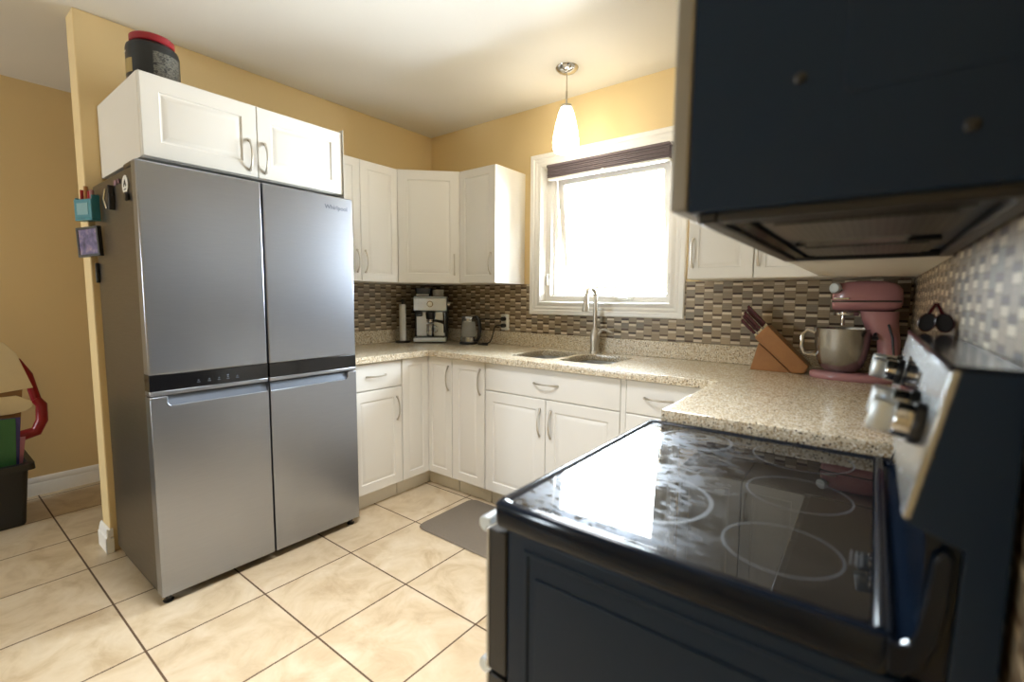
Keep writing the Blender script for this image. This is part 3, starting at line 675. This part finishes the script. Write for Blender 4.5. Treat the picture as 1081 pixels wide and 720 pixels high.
# ------------------------------------------------------------------ microwave over the range
mw = thing('microwave', 'black over-the-range microwave with stainless front hanging above the cooktop', 'microwave', (2.86, -1.663, 1.366))
MY0, MY1, MZ0, MZ1, MX = RY0+.002, RY1+.002, 1.366, 1.80, 2.688
MB().box(MX, MY0, MZ0, XW-.009, MY1, MZ1).build('case', 'enamel_side', mw, bevel=.003)
fd = MB().box(2.664, MY0-.001, MZ0+.004, MX-.0005, MY1, MZ1-.001).build('door', 'satindoor', mw, bevel=.004)
MB().box(2.6615, MY0+.08, MZ0+.07, 2.6638, MY1-.22, MZ1-.06).build('door_window', 'ceramic', fd, bevel=.001)
MB().tube([(2.6638, MY1-.19, MZ0+.05), (2.64, MY1-.19, MZ0+.07), (2.64, MY1-.19, MZ1-.08), (2.6638, MY1-.19, MZ1-.06)], .009, 10).build('door_handle', 'steel', fd)
# side panel: raised access plate and two dimples
MB().prism([(2.850, 1.80-.004), (2.850, 1.485), (2.857, 1.477), (2.955, 1.478), (3.0, 1.478), (3.0, 1.80-.004)], lambda a, b_, t_: (a, t_, b_), MY0-.0015, MY0+.001).build('side_plate', 'enamel_side', mw, bevel=.001)
for x, z in ((2.808, 1.505), (2.955, 1.423), (3.003, 1.385)):
    MB().lathe([(.0, 0), (.004, .0), (.0065, .0015), (.0065, .004)], (x, MY0-.0035, z), 'y', 16, cap0=False).build('screw', 'black', mw)
# underside: lip frame, two grease filters, lamp lens and a vent row
m = MB().box(2.700, MY0+.004, 1.352, 2.724, MY1-.004, 1.366); m.box(2.724, MY0+.004, 1.352, XW-.012, MY0+.022, 1.366); m.box(2.724, MY1-.022, 1.352, XW-.012, MY1-.004, 1.366); m.box(2.995, MY0+.022, 1.352, XW-.012, MY1-.022, 1.366)
m.build('bottom_lip', 'black', mw, bevel=.003)
t = NT('perforated_filter'); X = t.xyz(t.pos())
dx = t.math('FRACT', t.math('MULTIPLY', X[0], 110.)); dy = t.math('FRACT', t.math('MULTIPLY', X[1], 110.))
hole = t.math('MULTIPLY', t.math('GREATER_THAN', dx, .4), t.math('GREATER_THAN', dy, .4))
MT['filter'] = t.set(col=t.mix(hole, (*S(92, 92, 88), 1), (.01, .01, .01, 1)), metal=t.math('SUBTRACT', 1., hole), rough=.35)
for y0, y1 in ((MY0+.08, -1.72), (-1.60, MY1-.08)):
    f_ = MB().box(2.76, y0, 1.358, 2.975, y1, 1.366).build('filter_frame', 'black', mw, bevel=.002)
    MB().box(2.775, y0+.015, 1.3555, 2.96, y1-.015, 1.3585).build('grease_filter', 'filter', f_, smooth=False)
MB().box(2.78, -1.705, 1.356, 2.93, -1.615, 1.366).build('lamp_lens', 'kglass', mw, bevel=.002)
m = MB()
for k in range(22): m.box(2.733, MY0+.06+k*.03, 1.356, 2.752, MY0+.078+k*.03, 1.366)
m.build('vent_slats', 'enamel', mw)

# ------------------------------------------------------------------ pendant
PX, PY = 1.462, -.345
pd = thing('pendant_lamp', 'small pendant lamp with white glass shade hanging before the window', 'lamp', (PX, PY, H))
MB().lathe([(.0, -.030), (.022, -.029), (.045, -.020), (.062, -.006), (.064, -.0003)], (PX, PY, H), seg=32, cap0=False).build('canopy', 'chrome', pd)
MB().tube([(PX, PY, H-.028), (PX, PY, 2.42), (PX, PY, 2.40)], .0035, 8).build('cord', 'nickel', pd)
MB().tube([(PX, PY, 2.40), (PX, PY, 2.325)], .006, 10).build('stem', 'nickel', pd)
MB().lathe([(.010, 2.332), (.030, 2.326), (.034, 2.318), (.033, 2.312)], (PX, PY, 0), seg=24).build('cap', 'nickel', pd)
t = NT('lit_opal_glass'); MT['opal'] = t.set(col=(.95, .92, .85), rough=.3, emit=(1, .90, .70), es=18)
MB().lathe([(.0, 2.3105), (.030, 2.309), (.040, 2.290), (.056, 2.230), (.068, 2.170), (.073, 2.130), (.071, 2.095), (.062, 2.075), (.0, 2.072)], (PX, PY, 0), seg=32, cap0=False, cap1=False).build('glass_shade', 'opal', pd)

dn = thing('added_fill_panel', 'square white frame of the added, unseen fill light above the kitchen floor', 'light', (1.72, -1.85, H))  # unseen frame added around the ceiling fill light
MB().loops([[(1.72+a*k, -1.85+b*k, z) for a, b in ((-1, -1), (1, -1), (1, 1), (-1, 1))] for k, z in ((.30, H-.0004), (.30, H-.022), (.27, H-.024), (.265, H-.0165), (.265, H-.0004), (.30, H-.0004))], False, False).build('frame', 'white', dn, smooth=False)

# ------------------------------------------------------------------ small things on the worktop
CT = ZC+.0004
pt = thing('paper_towel_stand', 'thin white paper towel roll on a black stand in the left corner', 'paper towel', (.10, -.40, ZC))
c_ = (.10, -.40, CT)
MB().lathe([(.055, 0), (.055, .008), (.05, .011), (.008, .012), (.006, .02)], c_, seg=28).build('stand_base', 'black', pt)
MB().lathe([(.006, .012), (.006, .30), (.011, .303), (.013, .312), (.008, .322), (.0, .324)], c_, seg=16, cap1=False).build('stand_pole', 'black', pt)
MB().lathe([(.010, .0125), (.024, .0125), (.0245, .2), (.024, .285), (.010, .285), (.010, .0125)], c_, seg=28, cap0=False, cap1=False).build('paper_roll', plain('white_paper', S(240, 240, 238), .8), pt)

# espresso machine, local frame: front faces -y, then turned into the corner
em = thing('espresso_machine', 'stainless espresso machine standing in the corner of the worktop', 'coffee machine', (.265, -.275, ZC))
EM = Matrix.Translation((.265, -.275, CT)) @ Matrix.Rotation(math.radians(42), 4, 'Z')
def eb(name, mb, m, parent=em, **kw): return mb.xf(EM).build(name, m, parent, **kw)
eb('body', MB().box(-.122, .06, .012, .122, .195, .335), 'black', bevel=.006)
eb('back_plate', MB().box(-.108, .052, .045, .108, .061, .235), 'satin', bevel=.003)
eb('drip_tray', MB().box(-.120, -.055, .008, .120, .06, .040), 'satin', bevel=.006)
eb('tray_grid', MB().box(-.105, -.045, .040, .105, .055, .044), 'black', bevel=.001)
fp = eb('front_panel', MB().prism([(.058, .225), (-.012, .24), (-.012, .330), (-.002, .336), (.058, .336)], lambda a, b_, t_: (t_, a, b_), -.121, .121), 'satin', bevel=.003)
eb('top_plate', MB().box(-.120, -.01, .3365, .120, .19, .345), 'satin', bevel=.003)
g_ = eb('pressure_gauge', MB().lathe([(.0, -.006), (.020, -.006), (.023, -.003), (.023, 0)], (0, -.0125, .288), 'y', 28, cap0=False), 'chrome', fp)
eb('gauge_face', MB().lathe([(.0, -.0072), (.0175, -.007), (.0175, -.006)], (0, -.0125, .288), 'y', 24, cap0=False), 'white', g_)
for x in (-.096, -.068, -.040, .045, .072, .098):
    eb('button', MB().lathe([(.0, -.004), (.009, -.004), (.010, 0)], (x, -.0125, .288), 'y', 16, cap0=False), 'satin', fp)
eb('group_head', MB().lathe([(.032, -.03), (.036, 0), (.036, .022)], (0, .022, .205), seg=24), 'black')
pfh = eb('portafilter', MB().lathe([(.024, -.03), (.031, -.025), (.031, 0)], (0, .022, .176), seg=24), 'chrome')
eb('portafilter_handle', MB().tube([(.028, .01, .165), (.07, -.03, .16), (.098, -.055, .155)], lambda q: .008+.005*q, 10), 'black', pfh)
eb('grinder_cradle', MB().box(-.112, .0, .195, -.060, .05, .226), 'black', bevel=.006)
eb('steam_wand', MB().tube([(.095, .03, .225), (.10, -.005, .20), (.104, -.01, .12), (.106, -.02, .075)], .006, 10), 'black')
eb('side_dial', MB().lathe([(.0, .02), (.018, .02), (.020, .002), (.020, 0)], (.122, .10, .285), 'x', 20, cap0=False), 'chrome')
hp = eb('bean_hopper', MB().loops([[(x, y, z) for x, y in MB().rrect(-.055, .10, hx, hy, .02, 4)] for hx, hy, z in ((.052, .06, .3455), (.062, .07, .395), (.064, .072, .404))]), plain('smoked_hopper', S(24, 26, 40), .2))
eb('hopper_strip', MB().box(-.105, .033, .349, -.012, .0395, .362), 'white', hp)
ck = thing('milk_jug', 'small steel jug standing on the drip tray of the espresso machine', 'jug', EM @ Vector((0, -.005, .0445)))
MB().lathe([(.024, 0), (.026, .003), (.029, .042), (.027, .075), (.030, .092), (.029, .092), (.025, .075), (.027, .042), (.022, .006), (0, .005)], (0, -.005, .0447), seg=28, cap1=False).xf(EM).build('jug_body', 'steel', ck)
MB().tube([(.027, -.005, .122), (.048, -.005, .115), (.05, -.005, .085), (.029, -.005, .075)], .004, 8).xf(EM).build('jug_handle', 'steel', ck)
for k, x in enumerate((.035, .072)):
    tag(MB().lathe([(.016, 0), (.022, .003), (.025, .05), (.0235, .05), (.020, .006), (0, .005)], (x, .09, .3457), seg=24, cap1=False).xf(EM).build('coffee_cup', 'white'), ['white cup next to the bean hopper on the espresso machine', 'white cup at the outer edge of the espresso machine top'][k], 'cup', 'cups on the espresso machine')
# kettle
kt = thing('electric_kettle', 'glass electric kettle with black handle near the outlet', 'kettle', (.545, -.155, ZC))
KC = Vector((.545, -.155, CT))
MB().lathe([(.068, 0), (.070, .006), (.064, .016), (.0, .017)], KC, seg=32, cap1=False).build('power_base', 'black', kt)
MB().lathe([(.056, .018), (.062, .020), (.062, .052), (.058, .055)], KC, seg=32).build('lower_band', 'steel', kt)
MB().lathe([(.0595, .055), (.0605, .06), (.056, .13), (.050, .165), (.048, .165), (.054, .13), (.0585, .06), (.0575, .055)], KC, seg=32, cap0=False, cap1=False).build('glass_body', 'kglass', kt)
MB().lathe([(.050, .165), (.051, .168), (.050, .195), (.044, .203), (.0, .206)], KC, seg=32, cap1=False).build('lid_band', 'steel', kt)
MB().tube([KC+Vector(p) for p in ((.046, 0, .196), (.075, 0, .200), (.100, 0, .175), (.108, 0, .12), (.100, 0, .06), (.085, 0, .030), (.060, 0, .028))], lambda q: .014-.003*abs(2*q-1), 12, side=(0, 1, 0)).build('handle', 'black', kt)
MB().prism([(-.046, .178), (-.046, .198), (-.066, .196)], lambda a, b_, t_: tuple(KC+Vector((a, t_, b_))), -.014, .014).build('spout', 'steel', kt)
# outlet and cords
ot = thing('wall_outlet', 'white double wall outlet in the mosaic backsplash behind the kettle', 'outlet', (.768, -.008, 1.08))
OX, OZ = .770, 1.080
MB().loops([[(x, y, z) for x, z in MB().rrect(OX, OZ, hx, hz, .006, 3)] for hx, hz, y in ((.035, .058, -.0083), (.035, .058, -.012), (.032, .055, -.014))]).build('cover_plate', 'white', ot)
for z in (OZ+.024, OZ-.024): MB().lathe([(.0, -.002), (.016, -.002), (.017, 0)], (OX, -.0141, z), 'y', 20, cap0=False).build('socket', 'white', ot)
for k, (z, pts) in enumerate(((OZ+.024, [(-.03, -.05, OZ+.022), (-.07, -.055, OZ+.020), (-.20, -.06, OZ+.015), (-.30, -.05, OZ-.01), (-.38, -.04, ZC+.04), (-.42, -.04, CT+.006)]),
                              (OZ-.024, [(-.03, -.055, OZ-.022), (-.055, -.06, OZ-.035), (-.070, -.065, OZ-.09), (-.080, -.075, ZC+.03), (-.105, -.085, CT+.007), (-.145, -.10, CT+.005)]))):
    cdn = thing('power_cord', ['black cord from the upper socket running left behind the kettle', 'black cord from the lower socket dropping to the worktop'][k], 'cord', (OX, -.02, z))
    MB().lathe([(.013, -.034), (.015, -.030), (.015, -.0005)], (OX, -.0165, z), 'y', 16, cap0=True).build('plug', 'black', cdn)
    P = [Vector((OX, -.045, z))]+[Vector((OX+a, b_, c2_)) for a, b_, c2_ in pts]
    Q = []
    for i in range(len(P)-1):
        a0, a1, a2, a3 = P[max(i-1, 0)], P[i], P[i+1], P[min(i+2, len(P)-1)]
        for s_ in range(6):
            q_ = s_/6; Q.append(.5*((2*a1)+(a2-a0)*q_+(2*a0-5*a1+4*a2-a3)*q_*q_+(3*a1-a0-3*a2+a3)*q_**3))
    Q.append(P[-1])
    MB().tube(Q, .0042, 8).build('cable', 'rubber', cdn)
tag(MB().tube([(.648, -.165, CT+.006), (.70, -.168, CT+.006), (.735, -.165, CT+.006)], lambda q: .005+.002*q, 8).build('black_strap', 'rubber'), 'short dark cord end lying on the worktop beside the kettle', 'cord')

# knife block (outline in x-z, wedge standing on its foot)
kbx = thing('knife_block', 'slanted light wood knife block on the worktop right of the window', 'knife block', (2.54, -.14, ZC))
KY0, KY1 = -.195, -.085
DX = .006
slab = [(2.437, 1.073), (2.489, 1.135), (2.664, .955), (2.650, .922), (2.600, .9182)]
MB().prism([(a+DX, b_) for a, b_ in slab], lambda a, b_, t_: (a, t_, b_), KY0, KY1).build('block', 'wood', kbx, bevel=.004)
MB().prism([(2.424+DX, .9182), (2.455+DX, 1.050), (2.596+DX, .9182)], lambda a, b_, t_: (a, t_, b_), KY0+.004, KY1-.004).build('foot', 'wood', kbx, bevel=.003)
ld = Vector((-.68, 0, .733)).normalized(); fd_ = Vector((.052, 0, .062)).normalized()
KN = [(.010, -.165, .105, 'lowest knife in the block, short maroon handle, nearest side'), (.026, -.150, .115, 'second lowest maroon-handled knife in the block'), (.044, -.170, .120, 'middle maroon-handled knife in the block'), (.060, -.140, .125, 'second highest maroon-handled knife in the block'), (.074, -.165, .130, 'highest maroon-handled knife in the block'),
      (.020, -.115, .100, 'low maroon-handled knife at the back of the block'), (.052, -.110, .118, 'upper maroon-handled knife at the back of the block')]
for s_, y, ln, lab in KN:
    b0 = Vector((2.437+DX, y, 1.073))+fd_*s_
    kn = thing('kitchen_knife', lab, 'knife', b0, 'knives in the block')
    def kf(a, b_, t_, b0=b0): return tuple(b0+ld*a+fd_*b_+Vector((0, t_, 0)))
    MB().prism([(.0006, -.005), (.014, -.006), (.014, .006), (.0006, .005)], kf, -.005, .005).build('bolster', 'chrome', kn, bevel=.001)
    MB().prism([(.014, -.0065), (ln*.55, -.008), (ln*.9, -.0095), (ln, -.006), (ln, .006), (ln*.6, .0065), (.014, .0065)], kf, -.0075, .0075).build('handle', 'maroon', kn, bevel=.003)
    MB().prism([(.014, .0066), (ln*.97, .0066), (ln*.97, .0076), (.014, .0076)], kf, -.0016, .0016).build('spine', 'chrome', kn)

# stand mixer, facing -x
mx = thing('stand_mixer', 'dusty pink stand mixer with steel bowl in the right corner of the worktop', 'mixer', (2.82, -.20, ZC))
MYC = -.205
def ell(cx_, hx, hy, z, n=28, p=2.4):
    L = []
    for i in range(n):
        a = 2*PI*i/n; ca, sa = math.cos(a), math.sin(a)
        L.append((cx_+hx*math.copysign(abs(ca)**(2/p), ca), MYC+hy*math.copysign(abs(sa)**(2/p), sa), z))
    return L
MB().loops([ell(2.828, .150, .098, CT), ell(2.828, .154, .102, CT+.006), ell(2.828, .153, .101, CT+.022), ell(2.828, .146, .094, CT+.030)]).build('foot', 'pink', mx, angle=50)
MB().loops([ell(2.948, .042, .060, CT+.0305), ell(2.950, .038, .050, CT+.09), ell(2.945, .040, .050, CT+.17), ell(2.922, .056, .052, CT+.215), ell(2.912, .062, .056, CT+.255), ell(2.908, .066, .058, CT+.292)]).build('column', 'pink', mx, angle=50)
def hring(x, hy, hz, zc, n=24):
    f = lambda v: math.copysign(abs(v)**.68, v)
    return [(x, MYC+hy*f(math.cos(2*PI*i/n)), zc+hz*f(math.sin(2*PI*i/n))) for i in range(n)]
hd = MB().loops([hring(x, hy, hz, zc) for x, hy, hz, zc in ((2.744, .034, .036, 1.262), (2.747, .046, .050, 1.264), (2.760, .055, .058, 1.268), (2.80, .060, .063, 1.272), (2.86, .062, .064, 1.274), (2.92, .060, .063, 1.273), (2.955, .052, .056, 1.270), (2.976, .036, .040, 1.266), (2.982, .016, .018, 1.264))]).build('head', 'pink', mx, angle=60)
MB().loops([hring(x, hy, .007, zc) for x, hy, zc in ((2.7455, .052, 1.250), (2.762, .0572, 1.250), (2.80, .0625, 1.250), (2.86, .0645, 1.251), (2.92, .0625, 1.252), (2.955, .0545, 1.252), (2.977, .038, 1.252))]).build('trim_band', 'pinkdark', hd)
MB().lathe([(.0, -.026), (.019, -.025), (.0225, -.020), (.0225, -.010), (.012, -.006), (.012, .012)], (2.762, MYC-.052, 1.306), 'y', 28, cap0=False).xf(rot_about((2.762, MYC-.052, 1.306), 'Z', math.radians(-30))).build('hub_knob', 'satin', hd)
MB().box(2.752, MYC-.068, 1.258, 2.805, MYC-.055, 1.266).build('name_plate', 'chrome', hd, bevel=.002)
MB().lathe([(.0, -.066), (.006, -.065), (.007, -.05)], (2.775, MYC, 1.300), 'y', 12, cap0=False).build('lock_pin', 'chrome', hd)
MB().lathe([(.044, .0), (.046, .004), (.046, .014), (.040, .018)], (2.795, MYC, 1.190), seg=28).build('planetary_ring', 'chrome', hd)
MB().lathe([(.008, .0), (.008, .05)], (2.785, MYC, 1.147), seg=14).build('beater_shaft', 'chrome', hd)
MB().tube([(2.90, MYC-.056, 1.12), (2.90, MYC-.078, 1.10)], lambda q: .006+.006*q, 12).build('lift_knob', 'black', mx)
bw = MB().lathe([(.040, .0), (.058, .002), (.078, .022), (.092, .060), (.099, .110), (.102, .165), (.106, .186), (.1075, .186), (.1045, .184), (.100, .165), (.097, .110), (.090, .060), (.076, .024), (.056, .005), (.0, .004)], (2.788, MYC, CT+.0315), seg=48, cap1=False).build('mixing_bowl', 'steel', mx)
MB().tube([(2.690, MYC-.012, CT+.195), (2.660, MYC-.014, CT+.205), (2.642, MYC-.016, CT+.185), (2.640, MYC-.016, CT+.13), (2.652, MYC-.014, CT+.10), (2.695, MYC-.012, CT+.095)], lambda q: .0075, 10, flat=.5).build('bowl_handle', 'chrome', bw)
MB().tube([(2.962, MYC-.055, CT+.02), (2.965, MYC-.075, CT+.10), (2.955, MYC-.07, CT+.19), (2.94, MYC-.055, CT+.24)], .004, 8).build('cable', 'black', mx)

# measuring cups on the backguard ledge
for k, (x0, y, hand, lab) in enumerate(((2.9785, -1.385, 1, 'left of the two maroon measuring cups on the range ledge'), (3.0035, -1.40, -1, 'right of the two maroon measuring cups on the range ledge, against the tiles'))):
    mcu = thing('measuring_cup', lab, 'measuring cup', (x0, y, 1.1895), 'maroon cups on the range ledge')
    Mx = Matrix.Translation((x0, y, 1.2105)) @ Matrix.Rotation(math.radians(14*hand), 4, 'Y') @ Matrix.Diagonal((.46, .55, .62, 1))
    MB().lathe([(.0, .030), (.024, .028), (.030, .016), (.0325, -.022), (.0295, -.023), (.0265, .010), (.020, .018), (.0, .019)], (0, 0, 0), 'y', 32, cap0=False, cap1=False).xf(Mx).build('cup', 'maroon', mcu)
    MB().lathe([(.0, -.0085), (.0285, -.0085), (.0275, -.0065)], (0, 0, 0), 'y', 32, cap0=False).xf(Mx).build('dark_liner', plain('dark_rubber_liner', S(34, 36, 40), .5), mcu)
    MB().tube([Vector((x0+a*hand, y+b, z)) for a, b, z in ((.003, 0, 1.2285), (.007, .0, 1.238), (.0115, .004*hand, 1.246), (.0118, .010*hand, 1.249))], .0035, 10, flat=.7).build('handle', 'maroon', mcu)

# mat on the floor
mt = MB().loops([[(x, y, z) for x, y in MB().rrect(1.44, -.815, hx, hy, .05, 6)] for hx, hy, z in ((.465, .225, .0005), (.468, .228, .004), (.462, .222, .010))])
tag(mt.build('kitchen_mat', 'mat', angle=20), 'grey woven kitchen mat lying on the tiles before the sink cabinet', 'mat')

# ------------------------------------------------------------------ hall: tote with toys and folders
tb = thing('storage_tote', 'black plastic storage tote on the floor of the hall', 'tote', (-.86, -2.56, 0))
def tote(z, k): return [(x, y, z) for x, y in MB().rrect(-.87, -2.55, .155+k, .205+k, .03, 4)]
MT['tote'] = plain('black_tote', (.014, .015, .017), .4)
MB().loops([tote(.0005, 0), tote(.01, .004), tote(.335, .028), tote(.335, .046), tote(.312, .048), tote(.312, .052), tote(.345, .050), tote(.350, .024), tote(.03, -.004), tote(.012, -.01)]).build('tub', 'tote', tb, angle=40)
def panel(name, lab, cat, m, poly, x, t_=.004, rz=0, grp=None):
    b = MB().prism(poly, lambda a, b_, t: (t, a, b_), x, x+t_)
    b.xf(rot_about((x, poly[0][0], .3), 'Z', math.radians(rz)))
    return tag(b.build(name, m, bevel=.001), lab, cat, grp)
MT['green'] = plain('green_card', S(52, 110, 66), .5); MT['purple'] = plain('blue_violet_card', S(64, 58, 140), .5); MT['rose'] = plain('pink_card', S(196, 130, 150), .5); MT['board'] = plain('cream_board', S(226, 212, 178), .7); MT['kraft'] = plain('brown_card', S(150, 116, 80), .7)
panel('folder', 'green folder standing in the black tote', 'folder', 'green', [(-2.60, .04), (-2.372, .04), (-2.345, .585), (-2.60, .60)], -.765, .006)
panel('folder', 'blue violet folder just behind the green folder in the tote', 'folder', 'purple', [(-2.60, .04), (-2.368, .04), (-2.325, .585), (-2.60, .60)], -.780, .006)
panel('folder', 'pink folder behind the blue violet folder in the tote', 'folder', 'rose', [(-2.60, .04), (-2.368, .04), (-2.310, .47), (-2.60, .48)], -.80, .006)
panel('cardboard_sheet', 'brown cardboard sheet rising behind the folders in the tote', 'cardboard', 'kraft', [(-2.70, .03), (-2.37, .04), (-2.30, .76), (-2.70, .80)], -.835, .005)
panel('foam_board', 'large cream board leaning at the top of the tote', 'board', 'board', [(-2.62, .70), (-2.262, .735), (-2.315, .93), (-2.36, .995), (-2.62, 1.0)], -.828, .010)
rd = [(-2.62, .60), (-2.35, .60), (-2.295, .61), (-2.27, .63), (-2.272, .66), (-2.30, .68), (-2.33, .70), (-2.62, .70)]
panel('foam_board', 'rounded cream board below the large cream board in the tote', 'board', 'board', rd, -.826, .010)
ry = thing('red_toy', 'curved red plastic toy piece behind the boards in the tote', 'toy', (-.90, -2.30, .3))
MB().tube([(-.90, -2.42, .455), (-.90, -2.33, .452), (-.90, -2.255, .47), (-.90, -2.228, .53), (-.90, -2.225, .62), (-.90, -2.25, .66)], lambda q: .036-.010*q, 14, side=(1, 0, 0), flat=.9).build('rim', 'red', ry)
MB().tube([(-.90, -2.245, .655), (-.90, -2.27, .80), (-.90, -2.31, .88), (-.90, -2.36, .90)], .022, 12, side=(1, 0, 0)).build('loop', 'red', ry)
MB().box(-.915, -2.44, .03, -.885, -2.40, .47).build('shaft', 'red', ry, bevel=.006)
